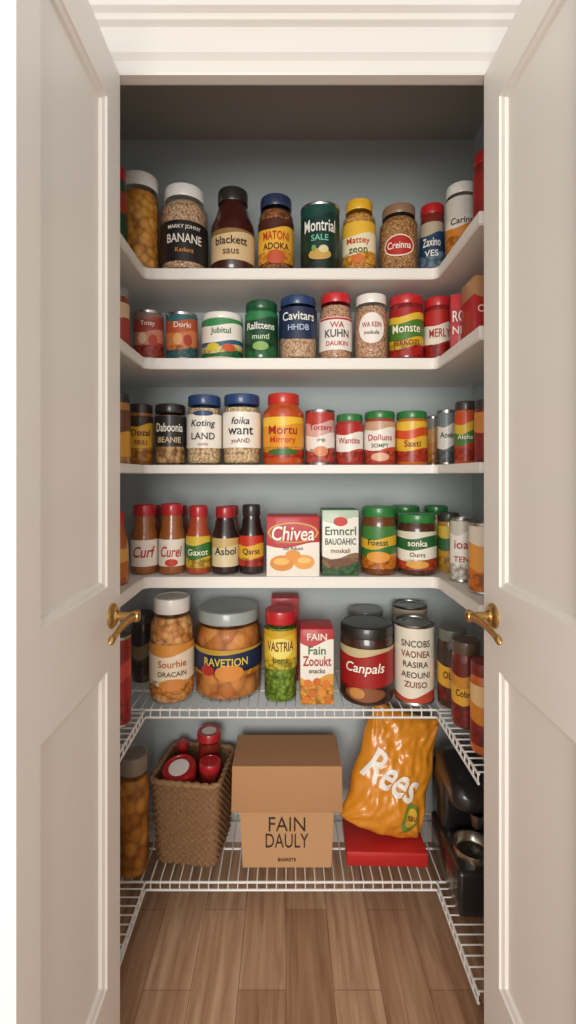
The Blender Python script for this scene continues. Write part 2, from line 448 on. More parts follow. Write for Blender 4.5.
# ---------------------------------------------------------------- contents of shelves
GRAN = ('c', 'CDA384', 'E8C29E', 130.); PASTA = ('c', 'DA8A2C', 'F2B456', 42.); GRAIN = ('c', 'A87240', 'D2A06C', 160.)
BEAN = ('c', '9A6636', 'DEB67E', 70.); PINK = ('c', 'CC9476', 'EAC0A0', 170.); OAT = ('c', 'D6B084', 'F0D4AC', 110.)
K = '1E1B1C'; RD = 'B81F22'; NV = '1D2C4C'
J(1, 121, 159, 173, 'straight', 'F2F0EA', PASTA, None, desc='tall glass jar of orange pasta pieces with white lid', y=1.5, neck=.9)
J(1, 106, 127, 166, 'jar', RD, ('s', '2C4A2C'), ((0, '24432A'), (.5, '9C3A22')), desc='dark green jar at the end of the top shelf', y=1.36)
J(1, 161, 208, 185, 'jar', 'EDEBE6', GRAN, ((0, K),), (.08, .54), (('MARKY JOHNY', .82, .12, 'EDE6D8'), ('BANANE', .55, .22, 'EDE6D8'), ('Kaslanz', .26, .11, 'D08A40')), (), 'glass jar of granola with black label and white lid', neck=.8)
J(1, 211, 255, 186, 'bottle', '2A2522', ('s', '3E150F'), ((0, 'D4B98C'), (.88, '8C6A3C')), (.1, .46), (('blackett', .62, .26, '2A1A12'), ('saus', .25, .16, '6A4A2A')), (), 'dark brown sauce jug with cream label and black cap', neck=.62)
J(1, 258, 294, 195, 'jar', '2A3554', ('c', '643C26', 'B06C36', 90.), ((0, 'E2A030'), (.28, 'E8B038'), (.8, '4C2418')), (.1, .66), (('MATONI', .6, .2, 'B4371C'), ('ADOKA', .36, .15, '3A2012')), (('o', .55, .16, .12, 'C0522A'),), 'glass jar with yellow label and dark blue lid', neck=.84)
J(1, 300, 340, 205, 'can', '9A9A96', ('s', K), ((0, '122A24'), (.3, '14362E'), (.85, '1C4A40')), texts=(('Montrial', .66, .2, 'F2EFE6', 1.7), ('SALE', .46, .10, '7FC8A8')), emb=(('o', .6, .09, .2, 'C8A050'), ('o', .25, .06, .28, 'D9D2A0', .2), ('o', .12, .05, .3, '7AA050', -.3)), desc='dark green printed food can with white lettering')
J(1, 342, 376, 199, 'jar', 'E4B22C', ('c', 'D08A3A', 'E8B060', 110.), ((0, 'E3A53A'), (.25, 'EFE3BE'), (.7, 'E8B83C')), (.1, .66), (('Mattey', .52, .2, 'C0451C'), ('zeon', .3, .12, '4A5A2A')), (('o', .4, .1, .1, 'D46A24'),), 'jar with yellow lid and yellow-cream label', neck=.76)
J(1, 379, 418, 204, 'jar', '8E6E55', GRAIN, None, (.1, .6), desc='glass jar of grain with brown lid and red oval label', neck=.8)
J(1, 420, 444, 204, 'straight', RD, ('s', '7A2A20'), ((0, '6A8AA0'), (.3, '24405E'), (.75, 'B8A890')), (.08, .72), (('Zaxino', .55, .2, 'F0ECE0'), ('VES', .3, .14, 'F0ECE0')), (), 'small jar with red lid and blue label', y=1.52)
J(1, 446, 476, 183, 'straight', 'E8E4DC', ('c', 'D88A3A', 'E8A858', 100.), ((0, 'D8862E'), (.45, 'E8E2D4'), (.62, 'D9D4C8')), (.12, .8), (('Carins', .53, .12, '3A2A1A'),), (), 'white-lidded jar with orange and white label', y=1.42)
J(1, 474, 500, 150, 'straight', RD, ('s', '8A1E1C'), ((0, '9A2220'), (.5, 'A82A24')), (.1, .75), desc='dark red jar with red lid beside the door', y=1.27)
for o in [o for o in scene.objects if o.get('label', '').startswith('glass jar of grain')]:
    r = .0612
    L = obj('label', ellipse(.05, .034, .075, r*1.02), ink('EDE0C8'), o)
    obj('printed_emblem', ellipse(.046, .030, .075, r*1.03), ink('B5241E'), L)
    obj('printed_text', wrap(textmesh('Creinna', .022, .075), r*1.06, .075), ink('F4EEE0'), L)
# shelf 2
J(2, 106, 129, 287, 'straight', '8A8480', ('s', '8A3020'), ((0, 'A83A28'), (.6, 'D8B890')), (.1, .75), desc='red-labelled jar with grey lid at the shelf end', y=1.38)
J(2, 133, 164, 311, 'can', 'B8B4AC', ('s', K), ((0, 'A8402C'), (.3, 'CC8468'), (.6, 'A04030'), (.88, '8A6A60')), texts=(('Totsy', .74, .13, 'F4E6D0'),), emb=(('o', .3, .13, .42, 'E8C49A', -.35), ('o', .3, .13, .38, 'B8402C', .35)), desc='small red and salmon printed food can')
J(2, 166, 198, 313, 'can', 'B8B4AC', ('s', K), ((0, '2E6468'), (.2, 'D07A40'), (.6, 'B85430'), (.88, '2E6468')), texts=(('Dorki', .75, .13, 'F4E6D0'),), emb=(('o', .3, .14, .42, 'E0A468', -.3), ('o', .3, .13, .40, 'A83C28', .35)), desc='small teal and orange printed food can')
J(2, 202, 243, 313, 'straight', 'ECE8DE', ('s', 'E0D8B8'), ((0, '2C7040'), (.14, 'E0CC80'), (.3, '2B5E7A'), (.42, 'EDE8DC'), (.85, '3A8A50')), (.04, .84), (('Jubitul', .66, .2, '2A6A3A'),), (('o', .35, .1, .26, 'D8C23A', -.4), ('o', .35, .1, .24, 'C8562A', .4)), 'short white plastic tub with green and yellow label', neck=.95)
J(2, 245, 278, 301, 'straight', '17502E', ('s', '1A5A34'), ((0, '1E6A3A'), (.15, '134428'), (.85, '2C7A48')), (.08, .8), (('Rallttens', .66, .16, 'F2F0E6', 1.8), ('muntl', .42, .13, 'C8E0B8')), (('o', .5, .1, .2, '8AB060'),), 'dark green jar with green lid and white lettering')
J(2, 279, 317, 296, 'straight', '24406C', GRAN, ((0, NV),), (.36, .8), (('Cavitars', .68, .3, 'F2F0E6', 1.8), ('HHDB', .28, .2, 'B8C8E0')), (('o', 1.0, .12, .0, NV),), 'glass jar of granola with navy label and blue lid', neck=.9)
J(2, 319, 352, 293, 'straight', 'C8242A', PINK, ((0, 'F0E8E0'),), (.14, .62), (('WA', .76, .18, 'B8322A'), ('KUHN', .5, .24, '2A2A2A'), ('DAUKIN', .2, .14, 'B8322A')), (('r', 1.2, .03, .95, 'B8322A'),), 'glass jar with red lid and white label', neck=.86)
J(2, 354, 388, 294, 'straight', 'EFEAE2', PINK, None, desc='glass jar of pink grains with white lid and round label', neck=.86)
for o in [o for o in scene.objects if o.get('label', '').startswith('glass jar of pink')]:
    L = obj('label', ellipse(.043, .048, .098, .0552), ink('F1E9E0'), o)
    obj('printed_text', wrap(textmesh('WA KEIN', .016, .062), .0577, .108), ink('A83A30'), L)
    obj('printed_text', wrap(textmesh('mukula', .012, .05), .0577, .084), ink('4A3A30'), L)
J(2, 389, 423, 295, 'straight', 'C4242A', ('s', '7E1A1A'), ((0, 'B8241E'), (.18, 'D8B030'), (.36, '4C7A28'), (.72, 'E0BC3A'), (.86, 'A81E1C')), (.06, .78), (('Monste', .57, .18, 'F8F0D8', 1.7), ('FERKOTI', .27, .11, '7A1A14')), (), 'red jar with red lid and yellow-green label')
J(2, 424, 452, 297, 'straight', 'C4242A', ('s', '8A1C1A'), ((0, 'A82020'), (.3, 'EDE4D2'), (.7, 'B8241E')), (.06, .78), (('MERLY', .5, .18, 'A01C1C'),), (), 'red jar with red lid and white banded label')
carton(2, 456, 481, 293, 1.35, .09, ((0, 'B81C22'), (.8, 'C8242A')), 'small red carton standing on the side shelf', (('ROAI', .6, .2, 'F4ECE0'), ('NEEL', .35, .14, 'F4ECE0')), (), 'D8484A', rot=-.3)
carton(2, 474, 502, 275, 1.22, .09, ((0, 'B81C22'), (.70, 'B88658')), 'red carton with kraft flap beside the door frame', (('CARI', .45, .12, 'F4ECE0'),), (), 'C49664')
# shelf 3
J(3, 105, 130, 392, 'straight', '2A2422', ('s', 'A8742A'), ((0, 'D89A30'), (.5, '6A3A1A')), (.1, .75), desc='amber jar with black lid at the shelf end', y=1.36)
J(3, 128, 153, 404, 'straight', '2A2422', ('s', '9A5A20'), ((0, 'C8862A'), (.25, 'E0A82E'), (.8, '3A2A1A')), (.08, .8), (('Dozal', .62, .14, '4A1C10'), ('ERILI', .4, .1, '8A2A18')), (), 'jar with black lid and yellow label')
J(3, 155, 186, 404, 'straight', '26211F', BEAN, ((0, '221C1A'),), (.3, .8), (('Daboonia', .62, .28, 'F4EEE0', 1.8), ('BEANIE', .22, .18, 'D8C49A')), (), 'glass jar of nuts with black label and black lid')
J(3, 187, 222, 395, 'straight', '2A4472', OAT, ((0, 'F1EBDF'),), (.24, .72), (('Koting', .7, .26, '2A2A2E', 1.7, .2), ('LAND', .35, .2, '2A2A2E'), ('oabie', .12, .1, 'A86A40')), (('o', .6, .08, 1.02, '2A4472'),), 'glass jar of oats with white label and blue lid', neck=.9)
J(3, 223, 261, 394, 'straight', '2A4472', OAT, ((0, 'F1EBDF'),), (.24, .74), (('foika', .75, .2, '2A2A2E', 1.5, .2), ('want', .47, .22, '2A2A2E'), ('yoAND', .18, .16, '7A4A2A')), (), 'large glass jar of oats with white label and blue lid', neck=.9)
J(3, 263, 304, 393, 'jar', 'C83222', ('s', 'C04E18'), ((0, 'C4381C'), (.16, 'E29820'), (.8, 'F0C038')), (.1, .66), (('Mortu', .68, .22, 'A8201A', 1.6), ('Mirrory', .42, .2, 'C42E1C', 1.6)), (('o', .8, .08, .14, '3A6A2A'),), 'orange sauce jar with red lid and yellow label', neck=.74)
J(3, 305, 335, 410, 'can', 'A8A49C', ('s', K), ((0, 'C05040'), (.25, 'EFE4DA'), (.55, 'D8A8A0'), (.8, 'B83830')), texts=(('Tottery', .68, .15, 'B02424', 1.7), ('chip', .44, .1, '5A3A30')), emb=(('o', .5, .1, .22, 'D88A60'),), desc='pink and red printed food can with grey lid')
J(3, 336, 363, 414, 'straight', '2E7A3C', ('s', 'A8302A'), ((0, 'B83A2E'), (.3, 'EFE6DC'), (.75, 'B02A24')), (.06, .8), (('Wantite', .56, .16, 'A8241E', 1.7),), (), 'small jar with green lid and white-red label')
J(3, 364, 395, 411, 'straight', '2E7A3C', ('s', 'A83A28'), ((0, 'C24A34'), (.32, 'EFE6DC'), (.82, 'C8A080')), (.06, .8), (('Dolluns', .6, .15, 'A8241E', 1.7), ('SOMPY', .4, .1, '3A5A2A')), (('o', .6, .1, .12, 'E0B090'),), 'red jar with green lid and white label')
J(3, 396, 427, 411, 'straight', '2E7A3C', ('s', 'C46A24'), ((0, 'B8341C'), (.3, 'E0B02E'), (.6, 'CE4A18'), (.82, 'E2B83A')), (.06, .8), (('Saxti', .45, .16, '7A1A14', 1.5),), (), 'orange jar with green lid and yellow label')
J(3, 425, 441, 416, 'can', 'A8A49C', ('s', K), ((0, 'D8862A'), (.5, 'D8A050'), (.8, '8A8A84')), desc='slim orange can tucked behind larger cans', y=1.66)
J(3, 437, 456, 410, 'can', 'A8A49C', ('s', K), ((0, '5A6468'), (.3, 'D8D6CE'), (.75, '707A7E')), texts=(('Aoek', .55, .12, '2A3034'),), desc='slim grey and white food can', y=1.5)
J(3, 455, 476, 401, 'straight', '3A3430', ('s', 'C4521E'), ((0, 'B83A1E'), (.35, '4A7A34'), (.6, 'DCB83A'), (.8, 'C84A20')), (.06, .8), (('Aloha', .5, .1, 'F4ECD4'),), desc='orange jar with dark lid and green-yellow label', y=1.38)
J(3, 475, 499, 399, 'straight', '3A3430', ('s', '6A1A18'), ((0, '8A2420'), (.6, 'D88A40')), (.06, .8), desc='dark red jar beside the door frame', y=1.27)
# shelf 4
J(4, 105, 128, 512, 'bottle', 'B8242A', ('s', 'A8581E'), ((0, 'B8681E'), (.5, 'D8A048')), (.1, .5), desc='amber bottle with red cap at the shelf end', y=1.36, neck=.6)
J(4, 131, 158, 505, 'bottle', 'B8242A', ('s', '985624'), ((0, 'F0E6D8'),), (.12, .5), (('Curf', .55, .42, 'B8201E', 1.7, .25),), (), 'amber sauce bottle with red cap and white label', neck=.74)
J(4, 159, 185, 504, 'bottle', 'B8242A', ('s', '985624'), ((0, 'F0E6D8'),), (.12, .5), (('Curel', .55, .4, 'B8201E', 1.7, .25),), (('o', .5, .14, .14, 'C83A20'),), 'amber sauce bottle with red cap and red-on-white label', neck=.74)
J(4, 186, 211, 506, 'bottle', 'B8242A', ('s', 'A84420'), ((0, 'D0AE30'), (.3, '34702C'), (.75, 'D8B83A')), (.1, .56), (('Gaxot', .5, .2, 'F4F0D8', 1.7),), (), 'red sauce bottle with red cap and green label', neck=.66)
J(4, 212, 239, 507, 'bottle', 'A82024', ('s', '2A1614'), ((0, 'D8C8A0'), (.7, 'C8A868')), (.12, .54), (('Asbol', .55, .26, '2A1A14', 1.7),), (), 'dark soy-coloured bottle with cream label', neck=.66)
J(4, 239, 264, 505, 'bottle', '2A2222', ('s', '241412'), ((0, 'B8321E'), (.25, 'DCA82E'), (.7, 'C03218')), (.12, .56), (('Qarst', .48, .22, '3A1410', 1.7),), (), 'dark bottle with black cap and red-yellow label', neck=.66)
for k, (a, b_) in enumerate(((143, 165), (169, 191), (220, 242))):
    J(4, a, b_, 506, 'bottle', 'A82226', ('s', '7A3A1A'), None, desc='red-capped bottle standing in the second row', y=1.67, neck=.62)
carton(4, 266, 320, 516, 1.46, .12, ((0, 'EFE8DC'), (.52, 'B81E22')), 'red and white potato carton with printed potatoes', (('Chivea', .72, .24, 'F6F0E4', .8, .15), ('Ad Aduot', .47, .06, '3A2A20', .5)),
       (('o', .97, .17, .73, 'C8A038'), ('o', .90, .15, .73, 'B81E22'), ('o', .46, .13, .22, 'D98A2E', -.42), ('o', .40, .12, .24, 'E5A040', .42), ('o', .3, .10, .34, 'E09430', 0), ('o', .30, .06, .25, 'EDB860', -.44), ('o', .26, .05, .27, 'F0C070', .42)), 'C22A2A', h=.185)
carton(4, 322, 359, 513, 1.47, .10, ((0, '3E6A44'), (.16, '8A6A4A'), (.3, 'EDE9DC'), (.84, 'B8C8B0')), 'white and green carton with dark lettering', (('Emncrl', .68, .13, '2E5E3A'), ('BAUOAHIC', .52, .10, '26402C'), ('moskali', .38, .07, '7A4A2A')),
       (('o', .4, .07, .82, 'C8382E'), ('o', .7, .06, .2, '6A4026')), '3A7A50', h=.205)
J(4, 361, 396, 507, 'straight', '2C7C3A', ('s', '6A3A1A'), ((0, 'D07A20'), (.3, '34702E'), (.5, 'D8AC2E'), (.72, '3E7A34')), (.1, .72), (('Foesst', .62, .14, '2A3A1A', 1.6),), (('o', .7, .13, .28, 'E09A3A'),), 'dark jar with green lid and green-yellow label', neck=.9)
J(4, 397, 436, 514, 'straight', '2C7C3A', ('s', '4A2A18'), ((0, 'B8442A'), (.25, 'E8E4D4'), (.55, '246030'), (.85, 'D8D4C0')), (.1, .72), (('sonka', .7, .16, 'F6F0D8', 1.6), ('Ourrs', .4, .12, '3A2A1A')), (('o', .6, .1, .14, 'D8A040'),), 'dark jar with green lid and white-green label', neck=.9)
J(4, 390, 420, 506, 'straight', '2C7C3A', ('s', '5A3A1E'), None, desc='green-lidded jar standing in the second row', y=1.68, neck=.9)
J(4, 424, 448, 506, 'straight', '2C7C3A', ('s', 'A8742A'), ((0, 'D8A83A'), (.6, 'E8D070')), (.1, .75), desc='yellow-labelled jar with green lid in second row', y=1.67, neck=.9)
J(4, 438, 459, 513, 'straight', '3A3A34', ('s', 'B8862E'), ((0, 'C8962E'), (.45, '3A6A3A'), (.75, 'E0C04A')), (.08, .78), desc='yellow and green jar with dark lid', y=1.54)
J(4, 450, 472, 518, 'can', 'B0ACA4', ('s', K), ((0, 'D8D4C8'), (.25, 'ECE8DE'), (.8, 'C8C4B8')), texts=(('ioa', .6, .14, 'A8342A'), ('TEN', .35, .1, 'A8342A')), desc='white food can with red lettering', y=1.4)
J(4, 469, 500, 523, 'can', 'B0ACA4', ('s', K), ((0, 'D8761E'), (.35, 'E8A048'), (.75, 'E8DCC8')), desc='orange and white food can beside the door', y=1.26)
# shelf 5 (upper wire)
J(5, 106, 131, 637, 'can', '9A968E', ('s', K), ((0, 'A82422'), (.5, 'C8443A'), (.7, '8A1C1C')), desc='red food can at the wire shelf end', y=1.36)
J(5, 132, 154, 614, 'straight', '4A4640', ('s', '3A2A20'), ((0, '4A3A2C'), (.4, '8A7A5A'), (.7, '33302C')), (.1, .76), desc='dark jar with dark lid on the wire shelf', y=1.66)
J(5, 150, 194, 599, 'straight', 'ECE8E0', ('c', 'D88A40', 'F0B474', 50.), ((0, 'D88E38'), (.2, 'F0E0C4'), (.8, 'DC9440')), (.1, .58), (('Sourhie', .62, .14, 'B8642A', 1.5), ('DRACAIN', .42, .1, '6A4A2A')), (('o', .6, .12, .2, 'D88A40'),), 'large glass jar of peaches with white lid', y=1.53, neck=.78)
J(5, 195, 262, 611, 'jar', '9EA6A2', ('c', 'B86A2C', 'E0964E', 22.), ((0, 'D8902E'), (.12, '1D2A4A'), (.85, 'C09A3A')), (.3, .60), (('RAVETION', .55, .30, 'E8C84A', 1.3),), (('o', .42, .3, .14, 'D98A3A', .1), ('o', .22, .2, .2, 'B8302A', -.55)), 'wide glass jar of orange pastries with navy label', y=1.585, neck=.88)
J(5, 264, 297, 611, 'straight', 'C0242A', ('c', '5E7C22', '94B040', 75.), ((0, 'C8B830'), (.2, 'E2BE38'), (.85, 'D0A428')), (.38, .8), (('VASTRIA', .6, .28, '7A1C1C', 1.7), ('bens', .25, .16, '3A5A20')), (('o', .8, .26, .55, 'EFE070'),), 'tall jar of green peas with yellow label and red lid', neck=.9)
carton(5, 271, 299, 598, 1.64, .07, ((0, 'A81E22'), (.7, 'B8242A')), 'red carton standing behind the pea jar', topcol='C02A2E')
carton(5, 300, 334, 625, 1.47, .10, ((0, 'E0A042'), (.36, 'EFE9DC'), (.82, 'B8242A')), 'white and red snack carton with printed orange nuggets', (('FAIN', .9, .09, 'F4ECDC'), ('Fain', .72, .11, '3A6A3A', .7), ('Zooukt', .58, .13, 'A8241E', .85), ('snacks', .45, .06, '4A3A2A', .5)),
       (('o', .24, .055, .28, 'D8762A', -.55), ('o', .24, .055, .3, 'CB6A24', 0), ('o', .24, .055, .27, 'D8762A', .55), ('o', .24, .055, .15, 'CB6A24', -.3), ('o', .24, .055, .16, 'E08A38', .3), ('o', .22, .045, .07, 'D8762A', -.65), ('o', .22, .045, .06, 'CB6A24', .68)), 'C8383A', h=.235)
J(5, 340, 393, 626, 'straight', '26241F', ('s', '3A201A'), ((0, '3A2620'), (.24, 'A01A1A'), (.88, 'C8B88A')), (.06, .74), (('Canpals', .62, .24, 'F8F2E4', 1.7, .2),), (('o', .8, .13, .14, '8A5230'), ('o', .3, .10, .16, 'C88A4A', -.3)), 'wide black-lidded jar with red label', y=1.535, neck=.95)
J(5, 347, 383, 611, 'straight', '6E706A', ('s', '4A3428'), None, desc='grey-lidded jar standing in the second row', y=1.685, neck=.93)
J(5, 394, 434, 624, 'can', 'A8A8A0', ('s', K), ((0, 'B8442E'), (.1, 'E6DECB')), texts=(('SNCOBS', .8, .09, '4A3A2A'), ('VAONEA', .66, .09, '7A2A20'), ('RASIRA', .52, .08, '4A3A2A'), ('AEOUNI', .38, .08, '4A3A2A'), ('ZUISO', .25, .08, '7A2A20')), desc='cream food can covered in small lettering')
J(5, 392, 427, 606, 'can', '8E8E88', ('s', K), ((0, '6A6A5E'), (.5, 'A8A08A')), desc='grey food can standing in the second row', y=1.68)
J(5, 438, 466, 630, 'straight', '6A6E5E', ('s', '3A2418'), ((0, '7A2A1E'), (.3, 'D8A02E'), (.7, '3A2A1E')), (.1, .76), (('OLREN', .5, .14, '4A1A10'),), desc='dark jar with yellow label and grey-green lid', y=1.48)
J(5, 452, 480, 642, 'straight', '5A4A3A', ('s', '6A1E18'), ((0, '8A2420'), (.3, 'E0A82E'), (.6, 'C8862A'), (.8, '6A1E18')), (.1, .76), (('Cobrvk', .48, .12, '3A1410'),), desc='dark red jar with yellow label', y=1.36)
J(5, 471, 500, 664, 'straight', '7A2420', ('s', 'C8621E'), ((0, '8A2420'), (.4, 'D8862A'), (.7, 'E8C48A')), (.1, .76), desc='orange jar beside the door frame', y=1.23)
# shelf 6 (lower wire)
J(6, 118, 149, 758, 'straight', '8A8070', ('c', 'B46A20', 'DA943A', 28.), None, desc='tall glass jar of amber preserves with grey lid', y=1.49, neck=.86, ll=(.1, .4))

# woven basket
def basket(w, d, h, taper=.88):
    bm = bmesh.new(); per = 72; rows = 24
    def outline(t, sx, sy, rad=.03):
        pts = []
        for cxs, cys, a0 in ((1, -1, -pi/2), (1, 1, 0), (-1, 1, pi/2), (-1, -1, pi)):
            for k in range(7):
                a = a0+k/6*pi/2
                pts.append(Vector((cxs*(sx/2-rad)+rad*cos(a), cys*(sy/2-rad)+rad*sin(a))))
        L = [0]
        for i in range(len(pts)): L.append(L[-1]+(pts[(i+1) % len(pts)]-pts[i]).length)
        q = t*L[-1]
        for i in range(len(pts)):
            if q <= L[i+1]: f = (q-L[i])/(L[i+1]-L[i]+1e-9); return pts[i].lerp(pts[(i+1) % len(pts)], f)
        return pts[0]
    def sheet(inner):
        g = []
        for r in range(rows*2+1):
            z = h*r/(rows*2)+(.006 if inner and r == 0 else 0); s = taper+(1-taper)*r/(rows*2)
            ring = []
            for k in range(per*2):
                p = outline(k/(per*2), w*s, d*s); n = p.normalized()
                ro = r//2
                wv = .0048*sin(pi*k/2+pi*(ro % 2))*(1 if r % 2 else .25) + (.0018 if r % 2 else -.002)
                q = p+n*(wv if not inner else -.008)
                ring.append(bm.verts.new((q.x, q.y, z)))
            g.append(ring)
        for a, b in zip(g, g[1:]):
            n = len(a)
            for k in range(n): bm.faces.new((a[k], a[(k+1) % n], b[(k+1) % n], b[k]))
        return g
    A = sheet(False); B = sheet(True)
    n = len(A[0])
    for k in range(n):
        bm.faces.new((A[-1][k], A[-1][(k+1) % n], B[-1][(k+1) % n], B[-1][k]))
    bm.faces.new(A[0][::-1]); bm.faces.new(B[0])
    body = bm2me(bm, ang=70)
    bm = bmesh.new(); prev = None; first = None; N = 180
    for k in range(N):
        p = outline(k/N, w, d); n = p.normalized(); tw = k*2*pi/6
        c = Vector((p.x, p.y, h+.003))-Vector((n.x, n.y, 0))*.003
        ring = []
        for j in range(8):
            a = 2*pi*j/8; rr = .0085+.0022*sin(2*a+tw)
            ring.append(bm.verts.new(c+Vector((n.x*rr*cos(a), n.y*rr*cos(a), rr*sin(a)))))
        if prev:
            for j in range(8): bm.faces.new((prev[j], prev[(j+1) % 8], ring[(j+1) % 8], ring[j]))
        else: first = ring
        prev = ring
    for j in range(8): bm.faces.new((prev[j], prev[(j+1) % 8], first[(j+1) % 8], first[j]))
    return body, bm2me(bm, ang=70)
bme, rme = basket(.230, .225, .262)
bx, by = (194-CX)*1.59/F, 1.603
BK = empty('wicker_basket', (bx, by, SH[6]), (0, 0, radians(-8)), 'brown woven wicker basket holding red-lidded jars', 'basket')
obj('woven_body', bme, plain('8A6644', .75, bump=.6, bscale=140, var=.6, name='wicker'), BK)
obj('woven_rim', rme, plain('9A7650', .75, bump=.5, bscale=140, var=.5, name='wicker_rim'), BK)
def redjar(x, y, z, tilt, r, hh, desc, lidc='B8262A', white_top=False):
    R = empty('food_jar', (x, y, z), tilt, desc, 'jar', 'red-lidded jars in the basket')
    obj('body', lathe([(0, 0), (r*.86, 0), (r*.95, .006), (r*.95, hh*.74), (r*.86, hh*.80), (r*.84, hh*.9)]), plain('8A2A20', .3, 0, .7, name='sauce'), R)
    obj('label', lathe([(r*.96, hh*.15), (r*.96, hh*.55)]), bands(((0, 'E8DCC4'), (.5, 'C8A040'))), R)
    c0 = hh-.028
    L = obj('lid', lathe([(r*.95, c0), (r, c0+.002), (r, hh-.005), (r*.94, hh), (r*.84, hh), (r*.82, hh-.0015), (0, hh-.0015)], 56, (1, 2)), plain(lidc, .3, 0, .5, name='lid_enamel'), R)
    if white_top: obj('printed_emblem', lathe([(r*.60, hh-.0008), (0, hh-.0008)]), ink('EFE8E0'), L)
z6 = SH[6]+.012
redjar(bx-.036, by-.012, z6+.145, (radians(14), radians(-4), 0), .056, .125, 'tilted jar with red and white lid in basket', white_top=True)
redjar(bx+.040, by+.056, z6, (0, 0, 0), .042, .335, 'tallest red-lidded jar at basket back', white_top=True)
redjar(bx-.058, by+.078, z6, (0, 0, 0), .020, .285, 'slim red-lidded jar standing in wicker basket')
redjar(bx+.058, by-.038, z6, (0, 0, 0), .036, .285, 'small red-lidded jar near the basket rim')

# cardboard box with lid
cb = plain('C29468', .8, bump=.12, bscale=120, var=.06, name='cardboard')
cb2 = plain('B98960', .8, bump=.12, bscale=120, var=.06, name='cardboard_side')
ky = 1.495; kx = (287-CX)*ky/F; kw = .318; kd = .165; kh = 0.327
C = empty('cardboard_box', (kx, ky+kd/2, SH[6]), (0, 0, 0), 'brown cardboard box with lid and handwritten lettering', 'box')
bm = bmesh.new()
vs = []
for z, s in ((0, .90), (kh-.012, 1)):
    for sx, sy in ((-1, -1), (1, -1), (1, 1), (-1, 1)): vs.append(bm.verts.new((sx*kw/2*s*.98, sy*kd/2, z)))
bm.faces.new(vs[0:4][::-1]); bm.faces.new(vs[4:8])
for i in range(4): j = (i+1) % 4; bm.faces.new((vs[i], vs[j], vs[4+j], vs[4+i]))
bmesh.ops.recalc_face_normals(bm, faces=bm.faces[:])
bmesh.ops.bevel(bm, geom=bm.edges[:], offset=.002, segments=2, affect='EDGES')
B = obj('box_body', bm2me(bm), cb, C)
lw = .350
bm = bmesh.new()
o_ = [(-lw/2, -kd/2-.010), (lw/2, -kd/2-.010), (lw/2, kd/2+.006), (-lw/2, kd/2+.006)]
top = [bm.verts.new((x*.985, y, kh)) for x, y in o_]; low = [bm.verts.new((x, y, kh-.145)) for x, y in o_]
bm.faces.new(top)
for i in range(4): j = (i+1) % 4; bm.faces.new((low[i], low[j], top[j], top[i]))
bmesh.ops.recalc_face_normals(bm, faces=bm.faces[:])
L = obj('box_lid', bm2me(bm, ang=30), cb2, C)
sm = L.modifiers.new('thick', 'SOLIDIFY'); sm.thickness = .004; sm.offset = -1
bv = L.modifiers.new('bev', 'BEVEL'); bv.width = .002; bv.segments = 2
for s, z, hh, mw, bo in (('FAIN', .140, .044, .115, -.004), ('DAULY', .088, .044, .135, -.004), ('BASIRETE', .028, .010, .075, .01)):
    me = shift(textmesh(s, hh, mw, bold=bo), 0, -kd/2-.0032, z)
    obj('marker_lettering', me, ink('2E221C'), B)

# flat red box and orange bag
carton(6, 347, 429, 0, 1.50, .17, ((0, 'B8201E'), (.8, 'C82A26')), 'flat red carton lying under the orange bag', (), (), 'C42A26', rot=-.03, h=.045)
bw, bh, bt = .268, .380, .120
def bulge(x, z):
    u = x/(bw/2); v = z/(bh/2)
    a = max(0, 1-abs(u)**2.4); b_ = max(0, 1-abs(v)**3.0)
    base = (bt/2)*(a**.55)*(b_**.5)*(1.0-.28*v)
    cr_ = .0085*noise.noise(Vector((x*18, z*15, 3.1)))+.0070*noise.noise(Vector((x*44, z*34, 7)))
    for sx in (-1, 1):
        for sz in (-1, 1):
            dx = u*sx-1; dz = v*sz-1; ds = math.hypot(dx, dz); an = math.atan2(dz, dx)
            cr_ += .0085*sin(an*13+sx+sz*2)*math.exp(-(ds/.6)**2)
    cr_ += .005*sin(x*95+2)*max(0, abs(v)-.70)/.30
    return base+cr_*(a**.3)*(b_**.2)
def xw(x, z):
    v = z/(bh/2)
    return x*(.98-.05*cos(v*pi)*.5-.16*max(0, v)**1.3)+.004*sin(v*9)
def zw(x, z):
    u = x/(bw/2); v = z/(bh/2)
    return z+(.012*(u*u)*abs(v)**2 if v > 0 else .016*(u*u)*abs(v)**2)
bm = bmesh.new(); NX, NZ = 56, 72; fr = []; bk = []
for side, st in ((-1, fr), (1, bk)):
    for j in range(NZ+1):
        z = -bh/2+bh*j/NZ; row = []
        for i in range(NX+1):
            x = -bw/2+bw*i/NX
            row.append(bm.verts.new((xw(x, z), side*max(.0008, bulge(x, z)), zw(x, z)+.002*(1 if i % 2 else -1)*(1 if j in (0, NZ) else 0))))
        st.append(row)
for st in (fr, bk):
    for j in range(NZ):
        for i in range(NX): bm.faces.new((st[j][i], st[j][i+1], st[j+1][i+1], st[j+1][i]))
for i in range(NX):
    bm.faces.new((fr[0][i], bk[0][i], bk[0][i+1], fr[0][i+1])); bm.faces.new((fr[NZ][i], fr[NZ][i+1], bk[NZ][i+1], bk[NZ][i]))
for j in range(NZ):
    bm.faces.new((fr[j][0], fr[j+1][0], bk[j+1][0], bk[j][0])); bm.faces.new((fr[j][NX], bk[j][NX], bk[j+1][NX], fr[j+1][NX]))
bagm = plain('DE8E26', .28, 0, .4, bump=.35, bscale=22, name='foil_film')
G = empty('snack_bag', ((393-CX)*1.57/F, 1.575, SH[6]+.045+.212), (radians(-9), radians(17), radians(3)), 'crinkled orange snack bag leaning above a red carton', 'bag')
BG = obj('bag_body', bm2me(bm, ang=70), bagm, G)
